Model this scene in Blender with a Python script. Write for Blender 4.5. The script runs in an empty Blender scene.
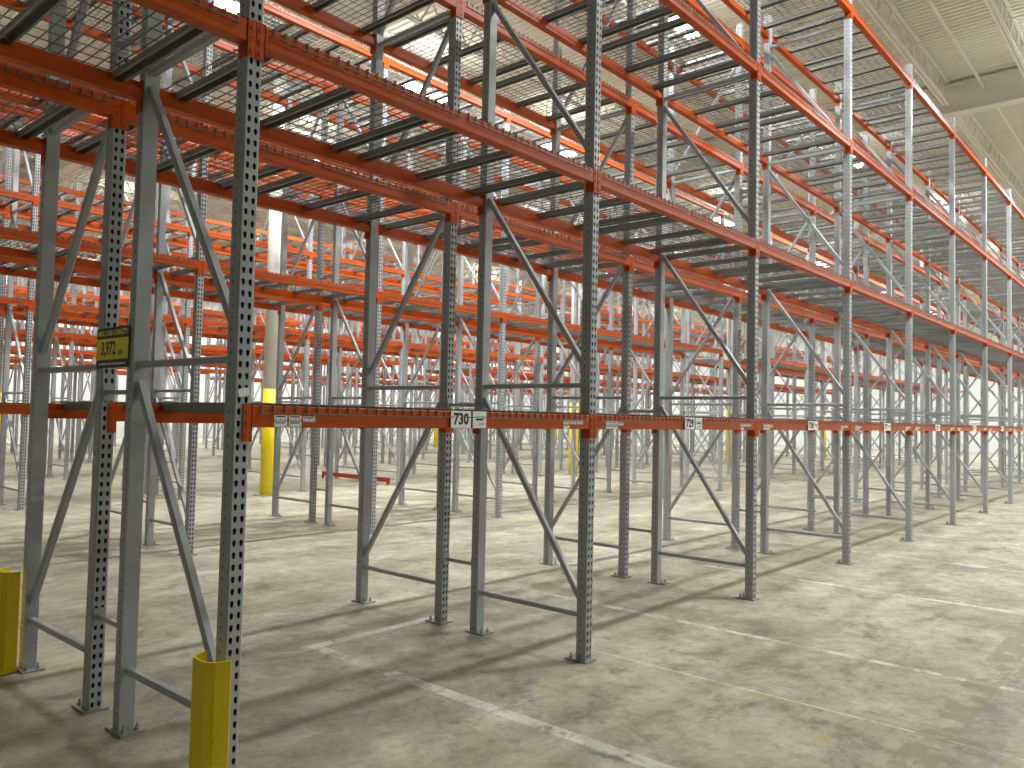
import bpy, bmesh, math, random
from mathutils import Matrix, Vector
random.seed(7)
R = math.radians
scene = bpy.context.scene
col = scene.collection

# ------------------------------------------------------------------ camera, world, exposure
FPX = 792.93
CAM = Vector((-1.7623, -3.1016, 1.6096))
YAW, PITCH, ROLL = R(41.1326), R(2.4334), R(1.2118)
fw = Vector((math.cos(PITCH)*math.cos(YAW), math.cos(PITCH)*math.sin(YAW), math.sin(PITCH)))
r0 = Vector((math.sin(YAW), -math.cos(YAW), 0))
u0 = r0.cross(fw)
rt = math.cos(ROLL)*r0 + math.sin(ROLL)*u0
up = -math.sin(ROLL)*r0 + math.cos(ROLL)*u0
cd = bpy.data.cameras.new('camera'); cam = bpy.data.objects.new('camera', cd); col.objects.link(cam)
cam.matrix_world = Matrix(((rt.x, up.x, -fw.x, CAM.x), (rt.y, up.y, -fw.y, CAM.y), (rt.z, up.z, -fw.z, CAM.z), (0, 0, 0, 1)))
cd.sensor_width = 36.0; cd.lens = FPX/1024*36; cd.clip_end = 300
scene.camera = cam

w = bpy.data.worlds.new('world'); scene.world = w; w.use_nodes = True
w.node_tree.nodes['Background'].inputs[0].default_value = (0.9, 0.95, 1, 1)
w.node_tree.nodes['Background'].inputs[1].default_value = 0.02

vs = scene.view_settings
vs.view_transform = 'Standard'; vs.look = 'None'; vs.exposure = 0.0; vs.gamma = 1.0; vs.use_curve_mapping = False
DOWN_W, UP_W = 375.0, 27.0          # each lamp's own downward light, and the upward fill added for the ceiling

# ------------------------------------------------------------------ materials
def new_mat(name):
    m = bpy.data.materials.new(name); m.use_nodes = True
    nt = m.node_tree; return m, nt, nt.nodes['Principled BSDF']

def painted(name, rgb, rough=0.45, metal=0.0, var=0.12, scale=9.0, spec=0.5):
    m, nt, b = new_mat(name)
    tc = nt.nodes.new('ShaderNodeTexCoord'); nz = nt.nodes.new('ShaderNodeTexNoise')
    nz.inputs['Scale'].default_value = scale; nz.inputs['Detail'].default_value = 4
    nt.links.new(tc.outputs['Object'], nz.inputs['Vector'])
    mx = nt.nodes.new('ShaderNodeMix'); mx.data_type = 'RGBA'
    mx.inputs[6].default_value = (*[c*(1-var) for c in rgb], 1)
    mx.inputs[7].default_value = (*[min(1, c*(1+var)) for c in rgb], 1)
    nt.links.new(nz.outputs['Fac'], mx.inputs[0])
    nt.links.new(mx.outputs[2], b.inputs['Base Color'])
    b.inputs['Roughness'].default_value = rough; b.inputs['Metallic'].default_value = metal
    b.inputs['Specular IOR Level'].default_value = spec
    return m

M = {}
M['grey'] = painted('grey_steel_paint', (0.40, 0.432, 0.47), 0.36, 0.0)
M['holeshade'] = painted('hole_shade_core', (0.018, 0.018, 0.019), 0.8)  # near-black colour stands in for the shade inside the post holes
M['plate'] = painted('plate_steel', (0.34, 0.35, 0.34), 0.45, 0.4)
M['galv'] = painted('galvanised_channel', (0.26, 0.27, 0.26), 0.4, 0.2)
M['wire'] = painted('zinc_wire', (0.17, 0.175, 0.17), 0.4, 0.3)
M['orange'] = painted('orange_beam_paint', (0.53, 0.082, 0.005), 0.42, 0.0, 0.08, spec=0.22)
M['red'] = painted('faded_red_paint', (0.45, 0.06, 0.02), 0.5)
M['bolt'] = painted('zinc_bolt', (0.45, 0.45, 0.42), 0.35, 0.8)
M['white'] = painted('white_wall_paint', (0.64, 0.66, 0.67), 0.6, 0, 0.03, 0.4)
M['ceil'] = painted('cream_ceiling_deck', (0.80, 0.79, 0.69), 0.6, 0, 0.05, 0.7)
M['joist'] = painted('cream_joist_paint', (0.80, 0.79, 0.72), 0.55, 0, 0.04)
M['colwhite'] = painted('white_column_paint', (0.78, 0.78, 0.74), 0.45, 0, 0.05, 3)
M['label'] = painted('white_label_paper', (0.94, 0.94, 0.92), 0.5, 0, 0.02)
M['ink'] = painted('black_ink', (0.015, 0.015, 0.015), 0.6)
M['signyel'] = painted('sign_yellow', (0.98, 0.79, 0.02), 0.45, 0, 0.03)
M['signdark'] = painted('sign_dark_olive', (0.035, 0.038, 0.02), 0.5)
M['teal'] = painted('pale_teal_print', (0.35, 0.62, 0.52), 0.5)
M['housing'] = painted('lamp_housing_white', (0.75, 0.75, 0.75), 0.5)
M['dark'] = painted('dark_cord', (0.03, 0.03, 0.03), 0.6)

def yellow_guard():
    m, nt, b = new_mat('scuffed_yellow_paint')
    tc = nt.nodes.new('ShaderNodeTexCoord')
    mp = nt.nodes.new('ShaderNodeMapping'); mp.inputs['Scale'].default_value = (9, 9, 3.2)
    nt.links.new(tc.outputs['Object'], mp.inputs[0])
    nz = nt.nodes.new('ShaderNodeTexNoise'); nz.inputs['Scale'].default_value = 2.6; nz.inputs['Detail'].default_value = 6
    nt.links.new(mp.outputs[0], nz.inputs['Vector'])
    cr = nt.nodes.new('ShaderNodeValToRGB')
    e = cr.color_ramp.elements
    e[0].position = 0.27; e[0].color = (0.05, 0.035, 0.01, 1); e[1].position = 0.33; e[1].color = (0.92, 0.71, 0.006, 1)
    k = e.new(0.75); k.color = (0.96, 0.76, 0.008, 1)
    nt.links.new(nz.outputs['Fac'], cr.inputs[0]); nt.links.new(cr.outputs[0], b.inputs['Base Color'])
    b.inputs['Roughness'].default_value = 0.42
    return m
M['yellow'] = yellow_guard()

def emission(name, rgb, s):
    m, nt, b = new_mat(name)
    b.inputs['Base Color'].default_value = (0.9, 0.9, 0.9, 1)
    b.inputs['Emission Color'].default_value = (*rgb, 1); b.inputs['Emission Strength'].default_value = s
    return m
M['tube'] = emission('lit_tube', (1.0, 0.96, 0.88), 14.0)

class NG:
    """small node-math helper"""
    def __init__(s, nt): s.nt = nt
    def m(s, op, a, b=None, c=None, clamp=False):
        n = s.nt.nodes.new('ShaderNodeMath'); n.operation = op; n.use_clamp = clamp
        for i, v in enumerate((a, b, c)):
            if v is None: continue
            if isinstance(v, (int, float)): n.inputs[i].default_value = v
            else: s.nt.links.new(v, n.inputs[i])
        return n.outputs[0]
    def noise(s, vec, scale, detail=5, rough=0.55, dist=0.0):
        n = s.nt.nodes.new('ShaderNodeTexNoise'); n.inputs['Scale'].default_value = scale
        n.inputs['Detail'].default_value = detail; n.inputs['Roughness'].default_value = rough; n.inputs['Distortion'].default_value = dist
        s.nt.links.new(vec, n.inputs['Vector']); return n.outputs['Fac']
    def smooth(s, v, a, b):
        n = s.nt.nodes.new('ShaderNodeMapRange'); n.interpolation_type = 'SMOOTHSTEP'
        s.nt.links.new(v, n.inputs[0]); n.inputs[1].default_value = a; n.inputs[2].default_value = b
        return n.outputs[0]
    def mix(s, f, a, b):
        n = s.nt.nodes.new('ShaderNodeMix'); n.data_type = 'RGBA'
        if isinstance(f, (int, float)): n.inputs[0].default_value = f
        else: s.nt.links.new(f, n.inputs[0])
        for i, v in ((6, a), (7, b)):
            if isinstance(v, tuple): n.inputs[i].default_value = (*v, 1)
            else: s.nt.links.new(v, n.inputs[i])
        return n.outputs[2]

def concrete():
    m, nt, b = new_mat('worn_concrete_floor')
    g = NG(nt)
    geo = nt.nodes.new('ShaderNodeNewGeometry'); P = geo.outputs['Position']
    sp = nt.nodes.new('ShaderNodeSeparateXYZ'); nt.links.new(P, sp.inputs[0]); X, Y = sp.outputs[0], sp.outputs[1]
    st = nt.nodes.new('ShaderNodeMapping'); st.inputs['Scale'].default_value = (0.85, 1.15, 1)      # wheel-swept along the aisle
    st.inputs['Rotation'].default_value = (0, 0, R(0)); nt.links.new(P, st.inputs[0]); S = st.outputs[0]
    n1 = g.noise(P, 0.55, 6, 0.6); n2 = g.noise(S, 2.1, 10, 0.74, 0.3); n3 = g.noise(P, 9, 8, 0.75, 0.2); n4 = g.noise(S, 1.0, 9, 0.76, 0.6)
    n5 = g.noise(P, 3.4, 9, 0.72, 0.4); n6 = g.noise(P, 26, 4, 0.6)
    c = g.mix(g.smooth(n1, 0.32, 0.68), (0.33, 0.31, 0.235), (0.49, 0.465, 0.36))
    c = g.mix(g.m('MULTIPLY', g.smooth(n2, 0.47, 0.68), 0.7), c, (0.66, 0.63, 0.50))
    c = g.mix(g.m('MULTIPLY', g.smooth(n2, 0.50, 0.33), 0.8), c, (0.17, 0.157, 0.112))
    c = g.mix(g.m('MULTIPLY', g.smooth(n4, 0.54, 0.68), 0.65), c, (0.15, 0.142, 0.115))
    c = g.mix(g.m('MULTIPLY', g.smooth(n3, 0.46, 0.66), 0.5), c, (0.20, 0.185, 0.14))
    c = g.mix(g.m('MULTIPLY', g.smooth(n6, 0.5, 0.75), 0.25), c, (0.66, 0.63, 0.52))
    # far-right part of the front lane has been scrubbed paler
    def band(v, c0, hw, soft=0.006):
        d = g.m('ABSOLUTE', g.m('SUBTRACT', v, c0)); return g.smooth(d, hw+soft, hw-soft)
    def rng(v, a, b_, soft=0.05):
        return g.m('MULTIPLY', g.smooth(v, a-soft, a+soft), g.smooth(v, b_+soft, b_-soft))
    Yw = g.m('ADD', Y, g.m('MULTIPLY', g.m('SUBTRACT', n3, 0.5), 0.02))
    Xw = g.m('ADD', X, g.m('MULTIPLY', g.m('SUBTRACT', n3, 0.5), 0.02))
    white = None
    def add(a, b_): return b_ if a is None else g.m('MAXIMUM', a, b_)
    for x0, hw, y0, y1, wear in ((1.55, 0.048, -1.6, 1.6, 0.43), (4.03, 0.035, -3.4, 1.9, 0.44), (6.45, 0.033, -4.2, 2.3, 0.42), (8.8, 0.033, -4.2, 2.3, 0.44),
                                 (11.2, 0.033, -4.2, 2.3, 0.44), (13.7, 0.033, -4.2, 2.3, 0.44)):
        k = g.m('MULTIPLY', band(Xw, x0, hw), rng(Y, y0, y1)); k = g.m('MULTIPLY', k, g.smooth(n5, wear-0.03, wear+0.13)); white = add(white, k)
    k = g.m('MULTIPLY', band(Yw, 1.56, 0.045), rng(X, 1.5, 2.75)); k = g.m('MULTIPLY', k, g.smooth(n5, 0.32, 0.5)); white = add(white, k)
    k = g.m('MULTIPLY', band(Xw, 2.86, 0.010), rng(Y, -2.6, 0.15)); k = g.m('MULTIPLY', k, g.smooth(n5, 0.36, 0.5)); white = add(white, k)
    k = g.m('MULTIPLY', band(Yw, 6.0, 0.03), rng(X, 2.0, 14)); k = g.m('MULTIPLY', k, g.smooth(n5, 0.45, 0.6)); white = add(white, k)
    c = g.mix(g.m('MULTIPLY', g.m('MULTIPLY', white, g.smooth(n3, 0.34, 0.5)), 0.8), c, (0.74, 0.73, 0.68))
    grime = g.m('MULTIPLY', g.m('MULTIPLY', band(Xw, 1.54, 0.085, 0.03), rng(Y, -1.8, -0.45, 0.25)), g.smooth(n5, 0.5, 0.42))
    c = g.mix(g.m('MULTIPLY', grime, 0.75), c, (0.10, 0.10, 0.105))
    yl = g.m('MULTIPLY', g.m('MULTIPLY', band(Xw, 2.82, 0.05, 0.02), rng(Y, -2.7, 0.5, 0.2)), g.smooth(n5, 0.52, 0.64))
    c = g.mix(g.m('MULTIPLY', yl, 0.6), c, (0.52, 0.40, 0.13))
    sq = g.m('MULTIPLY', g.m('MULTIPLY', band(Yw, -2.03, 0.095, 0.01), rng(X, 2.3, 6.5, 0.1)), g.smooth(n5, 0.44, 0.5))
    c = g.mix(g.m('MULTIPLY', sq, 0.65), c, (0.27, 0.225, 0.115))
    sq2 = g.m('MULTIPLY', g.m('MULTIPLY', band(Yw, -2.22, 0.10, 0.01), rng(X, 2.3, 6.5, 0.1)), g.m('MULTIPLY', g.smooth(n4, 0.48, 0.54), g.smooth(n5, 0.42, 0.52)))
    c = g.mix(g.m('MULTIPLY', sq2, 0.4), c, (0.19, 0.20, 0.20))
    yl2 = g.m('MULTIPLY', g.smooth(g.noise(P, 2.3, 3, 0.5), 0.68, 0.73), rng(X, 1.5, 5.5, 0.3))
    c = g.mix(g.m('MULTIPLY', g.m('MULTIPLY', yl2, g.smooth(Y, 0.3, -0.3)), 0.5), c, (0.55, 0.43, 0.15))
    nt.links.new(c, b.inputs['Base Color'])
    rr = g.m('ADD', 0.42, g.m('MULTIPLY', n2, 0.3)); nt.links.new(rr, b.inputs['Roughness'])
    b.inputs['Specular IOR Level'].default_value = 0.35
    bp = nt.nodes.new('ShaderNodeBump'); bp.inputs['Strength'].default_value = 0.08; bp.inputs['Distance'].default_value = 0.01
    nt.links.new(n3, bp.inputs['Height']); nt.links.new(bp.outputs[0], b.inputs['Normal'])
    return m
M['floor'] = concrete()

# ------------------------------------------------------------------ mesh collector
class MB:
    def __init__(s): s.v = []; s.f = []; s.mi = []; s.mats = []
    def slot(s, m):
        if m not in s.mats: s.mats.append(m)
        return s.mats.index(m)
    def add(s, vs, fs, mat=0, mtx=None):
        o = len(s.v)
        s.v += [tuple(mtx @ Vector(v)) for v in vs] if mtx is not None else [tuple(v) for v in vs]
        s.f += [tuple(i+o for i in f) for f in fs]; s.mi += [mat]*len(fs)
        return s
    def box(s, x0, x1, y0, y1, z0, z1, mat=0, mtx=None):
        v = [(x, y, z) for z in (z0, z1) for y in (y0, y1) for x in (x0, x1)]
        return s.add(v, [(0, 2, 3, 1), (4, 5, 7, 6), (0, 1, 5, 4), (2, 6, 7, 3), (0, 4, 6, 2), (1, 3, 7, 5)], mat, mtx)
    def bar(s, a, b, w, h, mat=0, side=(1, 0, 0), chamfer=0.0):
        """rectangular bar from a to b; w along `side`, h across"""
        a, b = Vector(a), Vector(b); d = (b-a).normalized(); sd = Vector(side); sd = (sd - d*sd.dot(d)).normalized(); n = d.cross(sd)
        if chamfer:
            k = chamfer; pr = [(-w/2+k, -h/2), (w/2-k, -h/2), (w/2, -h/2+k), (w/2, h/2-k), (w/2-k, h/2), (-w/2+k, h/2), (-w/2, h/2-k), (-w/2, -h/2+k)]
        else: pr = [(-w/2, -h/2), (w/2, -h/2), (w/2, h/2), (-w/2, h/2)]
        N = len(pr)
        v = [tuple(p + sd*x + n*y) for p in (a, b) for x, y in pr]
        f = [(i, (i+1) % N, N+(i+1) % N, N+i) for i in range(N)] + [tuple(range(N-1, -1, -1)), tuple(range(N, 2*N))]
        return s.add(v, f, mat)
    def tube(s, a, b, r, n=12, mat=0):
        a, b = Vector(a), Vector(b); d = (b-a).normalized(); q = Vector((0, 0, 1)) if abs(d.z) < .9 else Vector((1, 0, 0))
        sd = d.cross(q).normalized(); u = d.cross(sd)
        v = [tuple(p + sd*(r*math.cos(2*math.pi*i/n)) + u*(r*math.sin(2*math.pi*i/n))) for p in (a, b) for i in range(n)]
        f = [(i, n+i, n+(i+1) % n, (i+1) % n) for i in range(n)] + [tuple(range(n)), tuple(range(2*n-1, n-1, -1))]
        return s.add(v, f, mat)
    def mesh(s, name, mats=None, smooth=False):
        me = bpy.data.meshes.new(name); me.from_pydata(s.v, [], s.f)
        for m in (mats or s.mats): me.materials.append(m)
        me.polygons.foreach_set('material_index', s.mi)
        if smooth: me.polygons.foreach_set('use_smooth', [True]*len(s.f))
        me.update(); return me

def obj(name, me, parent=None, loc=(0, 0, 0), rz=0.0):
    o = bpy.data.objects.new(name, me); col.objects.link(o)
    o.location = loc; o.rotation_euler = (0, 0, rz)
    if parent is not None: o.parent = parent
    return o
def tag(o, label, cat, group=None, kind='thing'):
    o['label'] = label; o['category'] = cat; o['kind'] = kind
    if group: o['group'] = group
    return o
def empty(name, loc, rz=0.0):
    o = bpy.data.objects.new(name, None); col.objects.link(o); o.location = loc; o.rotation_euler = (0, 0, rz); o.empty_display_size = 0.1
    return o
ORD = ['zeroth', 'first', 'second', 'third', 'fourth', 'fifth', 'sixth', 'seventh', 'eighth', 'ninth', 'tenth', 'eleventh', 'twelfth', 'thirteenth',
       'fourteenth', 'fifteenth', 'sixteenth', 'seventeenth', 'eighteenth']

# ------------------------------------------------------------------ dimensions
L, D, S, W = 2.5826, 1.0668, 0.3050, 0.0762
XO = 0.038                       # centre of the first post line
LEV = [1.640, 3.308, 4.972, 6.598]
TOP = 6.80
PERIOD = 5.43
NP = 7                           # back-to-back pairs of rack
CZ = 9.45                        # underside of roof deck
XW0, XW1, YW0, YW1 = -20.0, 56.0, -22.0, 44.0

def project(x, y, z):
    q = Vector((x, y, z)) - CAM; d = q.dot(fw)
    if d < 0.2: return None
    return 512 + FPX*q.dot(rt)/d, 384 - FPX*q.dot(up)/d, d
def seen(pts):
    best = None
    for p in pts:
        r = project(*p)
        if r and -10 < r[0] < 1034 and -10 < r[1] < 778: best = min(best, r[2]) if best else r[2]
    return best

# ------------------------------------------------------------------ the shell of the building
def struct(name, mb, mats):
    o = obj(name, mb.mesh(name, mats)); o['kind'] = 'structure'; return o
struct('floor', MB().box(XW0, XW1, YW0, YW1, -0.2, 0), [M['floor']])
struct('wall_back', MB().box(XW0, XW1, YW1, YW1+0.2, 0, CZ+.3), [M['white']])
struct('wall_front', MB().box(XW0, XW1, YW0-0.2, YW0, 0, CZ+.3), [M['white']])
struct('wall_right', MB().box(XW1, XW1+0.2, YW0, YW1, 0, CZ+.3), [M['white']])
struct('wall_left', MB().box(XW0-0.2, XW0, YW0, YW1, 0, CZ+.3), [M['white']])
def roof():
    mb = MB(); p = 0.1524; n = int((XW1-XW0)/p); prof = []
    for i in range(n):
        x = XW0 + i*p
        prof += [(x, CZ), (x+0.055, CZ), (x+0.075, CZ+0.04), (x+0.13, CZ+0.04)]
    prof.append((XW1, CZ))
    ys = [YW0 + k*(YW1-YW0)/6 for k in range(7)]
    v = [(x, y, z) for y in ys for x, z in prof]; N = len(prof)
    f = [(j*N+i, j*N+i+1, (j+1)*N+i+1, (j+1)*N+i) for j in range(len(ys)-1) for i in range(N-1)]
    mb.add(v, f); return mb
struct('ceiling', roof(), [M['ceil']])

# roof girders along Y over the column lines, bar joists along X between them
GX = [-4.0, 7.0, 18.1, 29.1, 40.1, 51.1]
for gx in GX:
    mb = MB()
    mb.box(gx-0.012, gx+0.012, YW0, YW1, 8.72, CZ-0.07)
    mb.box(gx-0.14, gx+0.14, YW0, YW1, 8.70, 8.72).box(gx-0.14, gx+0.14, YW0, YW1, CZ-0.09, CZ-0.07)
    struct('roof_girder', mb, [M['joist']])
def joist_mesh(ln):
    mb = MB(); zb, zt = 8.90, CZ-0.03
    for z, h in ((zb, 0.05), (zt, 0.05)):
        for sy in (-0.035, 0.035): mb.box(0.16, ln-0.16, sy-0.025, sy+0.025, z-h/2, z+h/2)
    n = int(ln/0.62); st = (ln-0.5)/n
    for i in range(n):
        x = 0.25+i*st
        mb.bar((x, 0, zb), (x+st/2, 0, zt), 0.03, 0.03, side=(0, 1, 0)); mb.bar((x+st/2, 0, zt), (x+st, 0, zb), 0.03, 0.03, side=(0, 1, 0))
    return mb.mesh('ceiling_joist', [M['joist']])
for gi in range(len(GX)-1):
    jm = joist_mesh(GX[gi+1]-GX[gi]); y = -0.42-1.64*5
    while y < 36:
        o = obj('ceiling_joist', jm, None, (GX[gi], y, 0)); o['kind'] = 'structure'; y += 1.64
for y in (0.5, 5.4, 10.3, 15.2):
    o = obj('sprinkler_pipe', MB().tube((XW0+.1, y, 9.18), (XW1-.1, y, 9.18), 0.03, 10).mesh('sprinkler_pipe', [M['joist']])); o['kind'] = 'structure'
for x in (12.6, 15.3, 23.5, 34.5):
    o = obj('roof_conduit', MB().tube((x, YW0+.1, 9.30), (x, YW1-.1, 9.30), 0.022, 8).mesh('roof_conduit', [M['joist']])); o['kind'] = 'structure'

# columns, white with a yellow-painted foot
def column(x, y, zy=2.07):
    t = empty('column', (x, y, 0)); t['kind'] = 'structure'
    r = 0.128
    obj('shaft', MB().tube((0, 0, zy), (0, 0, 8.69), r, 28).mesh('shaft', [M['colwhite']], True), t)
    obj('painted_foot', MB().tube((0, 0, 0.012), (0, 0, zy), r+0.002, 28).mesh('painted_foot', [M['yellow']], True), t)
    obj('base_plate', MB().box(-.18, .18, -.18, .18, 0, 0.012).mesh('base_plate', [M['plate']]), t)
for cx in (6.90, 16.85, 26.85, 36.85):
    for cy in (10.66, 26.95): column(cx-0.1, cy)

# ------------------------------------------------------------------ upright frames
def perforated(mb, width, holes, pitch, height, tf):
    """strip of metal of given width, cells `pitch` high; holes = [(centre, outline)], tf maps (s, z) -> point"""
    n = int(height/pitch); edges = [-width/2] + [(holes[i][0]+holes[i+1][0])/2 for i in range(len(holes)-1)] + [width/2]
    for r in range(n):
        z0 = r*pitch; z1 = z0+pitch if r < n-1 else height; zc = z0+pitch*0.5
        for k, (c, ol) in enumerate(holes):
            a, b = edges[k], edges[k+1]; m = (a+b)/2
            out = [(a, z0), (m, z0), (b, z0), (b, zc), (b, z1), (m, z1), (a, z1), (a, zc)]
            inn = [(c+x, zc+y) for x, y in ol]
            v = [tf(*q) for q in out+inn]
            mb.add(v, [(i, (i+1) % 8, 8+(i+1) % 8, 8+i) for i in range(8)])
TEAR = [(-0.0055, -0.012), (0, -0.0150), (0.0055, -0.012), (0.0088, 0.003), (0.0066, 0.0110), (0, 0.0145), (-0.0066, 0.0110), (-0.0088, 0.003)]
OVAL = [(-0.0030, -0.0055), (0, -0.0068), (0.0030, -0.0055), (0.0048, 0), (0.0030, 0.0055), (0, 0.0068), (-0.0030, 0.0055), (-0.0048, 0)]
def add_post(mb, y0=0.0, flip=False):
    """post whose punched face lies at y0 and looks to -Y (or +Y when flipped)"""
    s = -1 if flip else 1; ch = 0.006; P = 0.0508; z0 = 0.011; H = TOP-z0
    one = MB(); h = W/2
    perforated(one, W-2*ch, [(-0.0165, TEAR), (0.0165, TEAR)], P, H, lambda q, z: (q, 0, z+z0))
    perforated(one, W-ch, [(-0.004, OVAL)], P, H, lambda q, z: (-h, ch/2+W/2-q, z+z0))
    perforated(one, W-ch, [(0.004, OVAL)], P, H, lambda q, z: (h, ch/2+W/2+q, z+z0))
    for sx in (-1, 1):
        one.add([(sx*(h-ch), 0, z0), (sx*h, ch, z0), (sx*h, ch, TOP), (sx*(h-ch), 0, TOP)], [(0, 1, 2, 3)])
    one.add([(-h, W, z0), (h, W, z0), (h, W, TOP), (-h, W, TOP)], [(0, 1, 2, 3)])
    mt = Matrix.Translation((0, y0, 0)) @ (Matrix.Rotation(math.pi, 4, 'Z') if flip else Matrix.Identity(4))
    one.add([(-h, 0, TOP), (h, 0, TOP), (h, W, TOP), (-h, W, TOP)], [(0, 1, 2, 3)])
    mb.add(one.v, one.f, 0, mt)
    g = 0.010; core = MB().box(-h+g, h-g, g, W-g, z0+.002, TOP-.002); mb.add(core.v, core.f, 2, mt); return mb  # added dark core, makes the punched holes look unlit
def add_foot(mb, mat=0):
    mb.box(-0.062, 0.062, -0.022, 0.155, 0, 0.011, mat)
def add_bolts(mb, mat=0):
    mb.tube((0, 0, 0.0105), (0, 0, 0.026), 0.012, 6, mat); mb.tube((0, 0, 0.026), (0, 0, 0.046), 0.0065, 8, mat)
HZ = [0.30, 1.84, 3.36, 4.88, 6.38]
DZ = [(0.40, 1.75), (1.97, 3.27), (3.47, 4.79), (4.99, 6.29)]
def add_h(mb, z, mat=0): mb.bar((0, W-0.004, z), (0, D-W+0.004, z), 0.040, 0.034, mat, (1, 0, 0), 0.005)
def add_d(mb, z, mat=0): mb.bar((0, W-0.004, z[0]), (0, D-W+0.004, z[1]), 0.042, 0.038, mat, (1, 0, 0), 0.006)
ME_post = add_post(MB()).mesh('post', [M['grey'], M['plate'], M['holeshade']])
m_ = MB(); add_foot(m_); ME_foot = m_.mesh('foot_plate', [M['plate']])
m_ = MB(); add_bolts(m_); ME_bolt = m_.mesh('anchor_bolt', [M['bolt']])
ME_h, ME_d = [], []
m_ = MB(); add_h(m_, 0); ME_h = m_.mesh('horizontal_brace', [M['grey']])
for z in DZ: m_ = MB(); add_d(m_, z); ME_d.append(m_.mesh('diagonal_brace', [M['grey']]))
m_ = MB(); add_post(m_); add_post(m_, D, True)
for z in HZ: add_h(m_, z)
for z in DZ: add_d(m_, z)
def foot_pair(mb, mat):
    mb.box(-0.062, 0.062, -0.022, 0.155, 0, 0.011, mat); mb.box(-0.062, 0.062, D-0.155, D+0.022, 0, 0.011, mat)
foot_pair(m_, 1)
ME_frame_far = m_.mesh('upright_frame', [M['grey'], M['plate'], M['holeshade']])

PAIR = ['nearest', 'second', 'third', 'fourth', 'fifth', 'sixth', 'seventh']
def frame(x, y, rz, parts, label, group):
    if not parts:
        return tag(obj('upright_frame', ME_frame_far, None, (x, y, 0), rz), label, 'rack frame', group)
    t = tag(empty('upright_frame', (x, y, 0), rz), label, 'rack frame', group)
    for k, (yy, r) in enumerate(((0, 0), (D, math.pi))):
        p = obj('post', ME_post, t, (0, yy, 0), r)
        obj('foot_plate', ME_foot, p)
        for bx in (-0.032, 0.034): obj('anchor_bolt', ME_bolt, p, (bx, 0.122, 0))
        if k == 0: t_front = p
    for z in HZ: obj('horizontal_brace', ME_h, t, (0, 0, z))
    for me in ME_d: obj('diagonal_brace', me, t)
    return t

# ------------------------------------------------------------------ load beams
BH = 0.096
def add_bar(mb, mat=0):
    a, b = W/2+0.006, L-W/2-0.006
    # stepped box section: (y, z) below the beam top
    pr = [(-0.006, 0), (0.034, 0), (0.034, -0.041), (0.060, -0.041), (0.060, -BH), (-0.006, -BH)]
    k = 0.004
    pr = [(-0.006, -k), (-0.006+k, 0), (0.034, 0), (0.034, -0.041), (0.060, -0.041), (0.060, -BH), (-0.006+k, -BH), (-0.006, -BH+k)]
    N = len(pr); v = [(x, y, z) for x in (a, b) for y, z in pr]
    mb.add(v, [(i, N+i, N+(i+1) % N, (i+1) % N) for i in range(N)] + [tuple(range(N)), tuple(range(2*N-1, N-1, -1))], mat)
def add_conn(mb, s, x, mat=0):
    """end connector: plate on the post face and plate beside the post; s=+1 left end, -1 right end"""
    zt, zb = 0.006, -0.158
    xe = x + s*(W/2+0.0015)
    xs = sorted((xe, xe+s*0.0045)); mb.box(xs[0], xs[1], -0.0075, 0.058, zb, zt, mat)
    xs = sorted((x + s*0.002, xe+s*0.0045)); mb.box(xs[0], xs[1], -0.0075, -0.0015, zb, zt, mat)
    for z in (-0.03, -0.081, -0.132):                                  # pressed studs
        xc = x + s*0.0195; mb.box(xc-0.006, xc+0.006, -0.0105, -0.0075, z-0.011, z+0.011, mat)
m_ = MB(); add_bar(m_); ME_bar = m_.mesh('beam_bar', [M['orange']])
m_ = MB(); add_conn(m_, 1, 0); ME_cl = m_.mesh('end_connector', [M['orange']])
m_ = MB(); add_conn(m_, -1, L); ME_cr = m_.mesh('end_connector', [M['orange']])
m_ = MB(); add_bar(m_); add_conn(m_, 1, 0); add_conn(m_, -1, L); BEAM = m_
m_ = MB(); m_.box(W/2, L-W/2, -0.006, 0.06, -BH, 0); m_.box(0, W/2, -.007, -.001, -.158, 0.006); m_.box(L-W/2, L, -.007, -.001, -.158, .006); BEAM_FAR = m_

# ------------------------------------------------------------------ wire decks (two to a bay)
DW = 1.19
CHX = (-0.505, 0.0, 0.505)
def add_mesh(mb, full=True, mat=0):
    r = 0.0023; zt = 0.0030; n = 21
    yf, yb = -0.0105, D+0.0105
    for i in range(n):
        x = -DW/2+0.012 + i*(DW-0.024)/(n-1)
        mb.box(x-r, x+r, yf-r, yb+r, zt, zt+2*r, mat)
        if full:
            mb.box(x-r, x+r, yf-r, yf+r, -0.036, zt, mat); mb.box(x-r, x+r, yb-r, yb+r, -0.036, zt, mat)
    ys = [0.025+i*(D-0.05)/10 for i in range(11)]
    for y in ys: mb.box(-DW/2, DW/2, y-r, y+r, zt+2*r, zt+4*r, mat)
    if full:
        for y, s in ((yf, -1), (yb, 1)): mb.box(-DW/2, DW/2, y+s*2*r-r, y+s*2*r+r, -0.036, -0.036+2*r, mat)
def add_channel(mb, x, mat=0):
    y0, y1 = 0.036, D-0.036; t = 0.002; h = 0.036; w = 0.022; z1 = 0.0025; z0 = -0.0385
    mb.box(x-w, x+w, y0, y1, z1-t, z1, mat)
    mb.box(x-w-t, x-w, y0, y1, z0, z1, mat); mb.box(x+w, x+w+t, y0, y1, z0, z1, mat)
    mb.box(x-w-0.012, x-w-t, y0, y1, z0, z0+t, mat); mb.box(x+w+t, x+w+0.012, y0, y1, z0, z0+t, mat)
m_ = MB(); add_mesh(m_); ME_wires = m_.mesh('wire_mesh', [M['wire']])
m_ = MB(); add_channel(m_, 0); ME_chan = m_.mesh('channel', [M['galv']])
m_ = MB(); add_mesh(m_, True)
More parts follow.
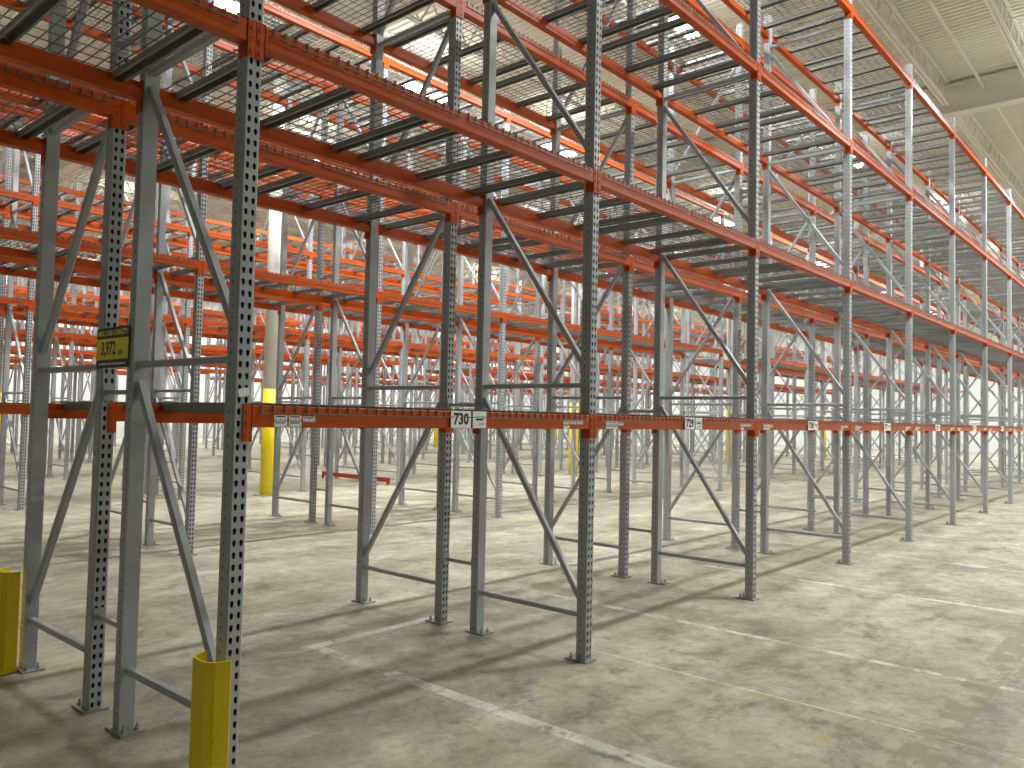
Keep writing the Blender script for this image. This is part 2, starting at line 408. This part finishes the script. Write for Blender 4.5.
for x in CHX: m_.box(x-0.03, x+0.03, 0.036, D-0.036, -0.0385, 0.0025, 1)
DECK_FULL = m_
m_ = MB(); add_mesh(m_, False)
for x in CHX: m_.box(x-0.03, x+0.03, 0.036, D-0.036, -0.0385, 0.0025, 1)
DECK_FAR = m_

# ------------------------------------------------------------------ laying the racks out
frames, beams, decks, spacers = [], [], [], []
for p in range(NP):
    y0 = p*PERIOD
    if p == 0: secs = [list(range(-1, 15))]
    else: secs = [list(range(0, 7)), [7.06+k for k in range(0, 10)]]
    cnt = 0; bcnt = 0
    for ns in secs:
        for n in ns:
            x = XO + n*L; cnt += 1
            frames.append((p, 'front', cnt, x, y0, 0.0)); frames.append((p, 'rear', cnt, x, y0+2*D+S, math.pi))
            spacers.append((p, cnt, x, y0+D))
        for n in ns[:-1]:
            x = XO + n*L; bcnt += 1
            for li, z in enumerate(LEV):
                if n == -1 and li == 0: continue                 # open passage under the first bay
                for rack, yb in (('front', y0), ('rear', y0+D+S)):
                    beams.append((p, rack, 'front', li, bcnt, x, yb, z, 0.0))
                    beams.append((p, rack, 'back', li, bcnt, x+L, yb+D, z, math.pi))
                    for hi, off in ((0, L/2-0.62), (1, L/2+0.62)):
                        decks.append((p, rack, li, bcnt, hi, x+off, yb, z))

LVL = ['first', 'second', 'third', 'top']
def bayname(p, b):
    if p == 0: return 'passage bay' if b == 1 else ORD[b-1]+' bay'
    return ORD[b]+' bay'
for p, rack, c, x, y, rz in frames:
    lab = f"grey upright frame, {rack} rack of {PAIR[p]} row pair, {ORD[c]} from the near end"
    parts = (p == 0 and c <= 11) or (p == 1 and c <= 7)
    t = frame(x, y, rz, parts, lab, f"upright frames of the {PAIR[p]} row pair")
    if p == 0 and rack == 'front' and c == 2:
        fp = [o for o in t.children if o.name.startswith('post') and o.location.y < 0.1][0]
        sk = obj('sticker', MB().box(-.026, .026, -.0018, -.0006, -.017, .017).mesh('sticker', [M['label']]), fp, (0.004, 0, 1.695)); sk.rotation_euler = (0, R(-12), 0)
        for dz in (-.006, .006):
            pass

# top 300 of each kind become objects of their own, the rest one mass
def joined(name, items, base_near, base_far, mats, label, cat):
    import numpy as np
    V, F, MI = [], [], []; off = 0; cache = {}
    for key, src in (('n', base_near), ('f', base_far)):
        cache[key] = (np.array(src.v, dtype=np.float64), src.f, src.mi)
    for k, x, y, z, rz in items:
        v, f, mi = cache[k]; c, s = math.cos(rz), math.sin(rz)
        q = np.empty_like(v); q[:, 0] = v[:, 0]*c - v[:, 1]*s + x; q[:, 1] = v[:, 0]*s + v[:, 1]*c + y; q[:, 2] = v[:, 2]+z
        V.append(q); F += [tuple(i+off for i in t) for t in f]; MI += mi; off += len(v)
    me = bpy.data.meshes.new(name); me.from_pydata(np.concatenate(V).tolist(), [], F)
    for m in mats: me.materials.append(m)
    me.polygons.foreach_set('material_index', MI); me.update()
    return tag(obj(name, me), label, cat, None, 'stuff')

def rank(items, ptsf):
    sc = []
    for i, it in enumerate(items):
        d = seen(ptsf(it)); sc.append((d if d else 1e9, i))
    sc.sort(); return set(i for d, i in sc[:300] if d < 1e8)
def beam_pts(it):
    p, rack, side, li, b, x, y, z, rz = it; s = 1 if rz == 0 else -1
    return [(x+s*k*L/8, y, z-0.05) for k in range(9)]
def deck_pts(it):
    p, rack, li, b, hi, x, y, z = it
    return [(x+dx, y+dy, z) for dx in (-.55, -.2, .2, .55) for dy in (0, .35, .7, 1.06)]
near_b, near_d = rank(beams, beam_pts), rank(decks, deck_pts)

first_level_front = {}
rest = []
for i, it in enumerate(beams):
    p, rack, side, li, b, x, y, z, rz = it
    if i not in near_b:
        rest.append(('n' if p == 0 else 'f', x, y, z, rz)); continue
    lab = f"orange {LVL[li]}-level beam, {side} side of {rack} rack, {PAIR[p]} row pair, {bayname(p, b)}"
    t = tag(empty('load_beam', (x, y, z), rz), lab, 'beam', f"{LVL[li]}-level beams of the {PAIR[p]} row pair")
    obj('beam_bar', ME_bar, t); obj('end_connector', ME_cl, t); obj('end_connector', ME_cr, t)
    if p == 0 and rack == 'front' and side == 'front' and li == 0: first_level_front[b] = t
if rest: joined('distant_load_beams', rest, BEAM, BEAM_FAR, [M['orange']], 'orange rack beams of the distant rows and highest levels', 'beams')
rest = []
for i, it in enumerate(decks):
    p, rack, li, b, hi, x, y, z = it
    if i not in near_d:
        rest.append(('n' if p == 0 and b < 8 else 'f', x, y, z, 0.0)); continue
    half = 'far' if hi else 'near'
    lab = f"wire mesh deck, {LVL[li]} level, {rack} rack of {PAIR[p]} row pair, {half} half of {bayname(p, b)}"
    t = tag(empty('wire_deck', (x, y, z)), lab, 'wire deck', f"{LVL[li]}-level wire decks of the {PAIR[p]} row pair")
    wm = obj('wire_mesh', ME_wires, t); wm['kind'] = 'stuff'
    for cx in CHX: obj('channel', ME_chan, t, (cx, 0, 0))
if rest: joined('distant_wire_decks', rest, DECK_FULL, DECK_FAR, [M['wire'], M['galv']], 'grey wire mesh decks of the distant rows and highest levels', 'wire decks')

# row spacers tie the two racks of a pair together
ME_sp = MB().box(-0.012, 0.012, 0.002, S-0.002, -0.012, 0.012).box(-0.03, 0.03, 0.002, 0.006, -0.045, 0.045).box(-0.03, 0.03, S-0.006, S-0.002, -0.045, 0.045).mesh('row_spacer', [M['grey']])
for p, c, x, y in spacers:
    if p > 1 or c > 10: continue
    for k, z in enumerate((0.50, 1.70, 3.62, 5.3)):
        tag(obj('row_spacer', ME_sp, None, (x, y, z)), f"grey spacer bar, {ORD[k+1]} from the floor, {ORD[c]} frame of the {PAIR[p]} row pair", 'spacer bar', f"row spacers of the {PAIR[p]} row pair")

# ------------------------------------------------------------------ placards and labels on the first-level front beams
def text(body, size, parent, loc, mat, name='printed_text', width=None, rot=(R(90), 0, 0), bold=0.0):
    c = bpy.data.curves.new(name, 'FONT'); c.body = body; c.size = size; c.align_x = 'CENTER'; c.align_y = 'CENTER'; c.extrude = 0.0003
    c.offset = bold; c.materials.append(mat); c.resolution_u = 2
    tmp = bpy.data.objects.new(name, c); col.objects.link(tmp); bpy.context.view_layer.update()
    me = bpy.data.meshes.new_from_object(tmp.evaluated_get(bpy.context.evaluated_depsgraph_get())); bpy.data.objects.remove(tmp); me.name = name
    o = bpy.data.objects.new(name, me); col.objects.link(o); o.location = loc; o.rotation_euler = rot; o.parent = parent
    if width: o.scale = (width, 1, 1)
    return o
def plate(name, w_, h_, parent, x, z, mat=None, y=-0.0075):
    return obj(name, MB().box(-w_/2, w_/2, -0.0008, 0.0008, -h_/2, h_/2).mesh(name, [mat or M['label']]), parent, (x, y, z))
def barcode(parent, x, z, w_=0.066, h_=0.027):
    b = plate('barcode_label', w_, h_, parent, x, z)
    m = MB(); m.box(-w_*.40, w_*.34, -0.0014, -0.0008, h_*.14, h_*.34)
    for k in range(9): m.box(-w_*.42+k*w_*.095, -w_*.42+k*w_*.095+w_*random.choice((.03, .05)), -0.0014, -0.0008, -h_*.42, -h_*.12) if k % 4 == 0 else None
    obj('print', m.mesh('print', [M['ink']]), b)
for b, t in first_level_front.items():
    num = 730-(b-2)
    if b > 9: continue
    dx = 1.312
    pl = plate('number_placard', 0.155, 0.094, t, dx, -0.046, y=-0.0165)
    text(str(num), 0.086, pl, (0, -0.0012, 0.0), M['ink'], 'printed_number', 0.92, bold=0.003)
    p2 = plate('barcode_placard', 0.11, 0.094, t, dx+0.148, -0.046, y=-0.0165)
    obj('print', MB().box(-.03, .03, -.0016, -.0008, -.004, .006).mesh('print', [M['ink']]), p2)
    obj('colour_stripe', MB().box(-.03, .035, -.0016, -.0008, .008, .022).box(-.005, .035, -.0016, -.0008, -.03, -.018).mesh('colour_stripe', [M['teal']]), p2)
    for k in range(3): barcode(t, 0.185+k*0.074, -0.053-(0.004 if k == 2 else 0), h_=0.024)
    for k in range(2): barcode(t, 0.185+k*0.074, -0.081, h_=0.024)
    for k in range(3): barcode(t, L-0.30+k*0.074, -0.053, h_=0.024)
    barcode(t, L-0.30, -0.081, h_=0.024)

# ------------------------------------------------------------------ load capacity sign across the flue at the end of the rack
sx = XO - W/2 - 0.006
sg = tag(empty('load_capacity_sign', (sx, 1.235, 1.935)), 'yellow load capacity sign fixed between the two end posts', 'sign')
SW, SH = 0.40, 0.215
def side_box(name, y0, y1, z0, z1, mat, parent, d=0.0): return obj(name, MB().box(-0.002-d, -d, y0, y1, z0, z1).mesh(name, [mat]), parent)
board = side_box('board', -SW/2, SW/2, -SH/2, SH/2, M['signdark'], sg)
side_box('yellow_panel', -SW/2+.004, SW/2-.004, -SH/2+.045, SH/2-.058, M['signyel'], sg, 0.0022)
rs = (R(90), 0, R(-90))
text('MAX LOAD CAPACITY', 0.042, sg, (-0.0024, 0, SH/2-.030), M['signyel'], 'heading_text', 0.86, rs, 0.001)
text('3,972', 0.098, sg, (-0.0047, 0.045, -0.006), M['signdark'], 'capacity_text', 0.85, rs, 0.002)
text('LBS', 0.036, sg, (-0.0047, -0.105, -0.030), M['signdark'], 'unit_text', 0.9, rs)
m_ = MB()
for k in range(14): m_.box(-0.0026, -0.002, -0.165+k*0.024, -0.165+k*0.024+(0.018 if k % 3 else 0.013), -SH/2+.017, -SH/2+.027)
obj('footer_print', m_.mesh('footer_print', [M['label']]), sg)

# ------------------------------------------------------------------ yellow post guards at the end of the rack
def guard(loc, rz, label):
    t = tag(empty('post_guard', loc, rz), label, 'post guard', 'yellow guards at the rack end')
    out = [(0.055, -0.105), (0.0, -0.082), (-0.028, -0.05), (-0.028, 0.05), (0.0, 0.082), (0.055, 0.105)]; th = 0.006
    inn = [(x+th, y*0.93) for x, y in out]; H = 0.60; N = len(out)
    ring = out + inn[::-1]; K = len(ring)
    v = [(x, y, z) for z in (0.008, H) for x, y in ring]
    f = [(i, (i+1) % K, K+(i+1) % K, K+i) for i in range(K)]
    for i in range(N-1):
        a, b, c, d = i, i+1, K-2-i, K-1-i
        f += [(a, b, c, d)[::-1], (K+a, K+b, K+c, K+d)]
    obj('shield', MB().add(v, f).mesh('shield', [M['yellow']]), t)
    obj('foot_plate', MB().box(-0.05, 0.06, -0.12, 0.12, 0, 0.008).mesh('foot_plate', [M['yellow']]), t)
    for y in (-0.055, 0.055): obj('anchor_bolt', ME_bolt, t, (0.035, y, -0.002))
guard((-0.095, -0.012, 0), 0.0, 'scuffed yellow steel guard in front of the nearest rack post')
guard((-0.085, 2*D+S+0.055, 0), 0.0, 'yellow steel guard cut off by the left edge of the photo')

# ------------------------------------------------------------------ loose beam on the floor
t = tag(empty('loose_beam', (10.52, 11.35, 0.062), R(90)), 'faded red beam lying loose on the floor under the racks', 'beam')
MEr = [m.copy() for m in (ME_bar, ME_cl, ME_cr)]
for m in MEr: m.materials[0] = M['red']
t.rotation_euler = (0, 0, R(90)); t.location = (10.27, 11.1, 0.159)
obj('beam_bar', MEr[0], t); obj('end_connector', MEr[1], t); obj('end_connector', MEr[2], t)

# ------------------------------------------------------------------ high-bay lamps over the aisles, plus two added fill lines
LZ = 8.4
def lamp_parts():
    hs = MB().box(-0.62, 0.62, -0.20, 0.20, 0.0, 0.05).box(-0.30, 0.30, -0.07, 0.07, 0.05, 0.10).mesh('housing', [M['housing']])
    tb = MB().tube((-0.58, 0, -0.022), (0.58, 0, -0.022), 0.017, 10).mesh('tube', [M['tube']], True)
    cb = MB().tube((-0.5, 0, 0.05), (-0.5, 0, CZ-LZ-0.005), 0.006, 6).tube((0.5, 0, 0.05), (0.5, 0, CZ-LZ-0.005), 0.006, 6).mesh('hanging_cable', [M['dark']])
    return hs, tb, cb
LP = lamp_parts()
dn = bpy.data.lights.new('tube_light', 'AREA'); dn.shape = 'RECTANGLE'; dn.size = 1.16; dn.size_y = 0.36; dn.energy = DOWN_W; dn.color = (0.975, 1.0, 0.955)
ul = bpy.data.lights.new('ceiling_fill', 'AREA'); ul.shape = 'RECTANGLE'; ul.size = 1.1; ul.size_y = 0.16; ul.energy = UP_W; ul.color = (0.975, 1.0, 0.955)  # added upward light, only to brighten the ceiling
def line(x0, dx=9.1): return [x0+dx*i for i in range(16)]
aisles = [(-1.9, line(6.8)), (3.55, [5.4]+line(10.0)), (9.1, [4.74, 9.3]+line(13.8)), (14.6, line(1.0)), (20.1, line(5.5)), (25.5, line(1.0)), (31.0, line(5.5)),
          (36.5, line(1.0)), (41.2, line(5.5)), (-7.4, line(13.5)), (-12.8, line(14.5))]  # last two lines: unseen lamps added to fill light onto the rack fronts
for ai, (y, xs) in enumerate(aisles):
    k = 0
    for x in xs:
        if x > XW1-1: continue
        k += 1
        t = tag(empty('high_bay_lamp', (x, y, LZ)), f"lit white strip lamp, {ORD[k]} along the {ORD[ai+1]} lamp line", 'ceiling lamp', 'high-bay strip lamps')
        obj('housing', LP[0], t)
        for q in (-0.135, -0.045, 0.045, 0.135): obj('tube', LP[1], t, (0, q, 0))
        obj('hanging_cable', LP[2], t)
        a = obj('tube_light', dn, t, (0, 0, -0.05))
        a = obj('ceiling_fill', ul, t, (0, 0, 0.12)); a.rotation_euler = (math.pi, 0, 0)
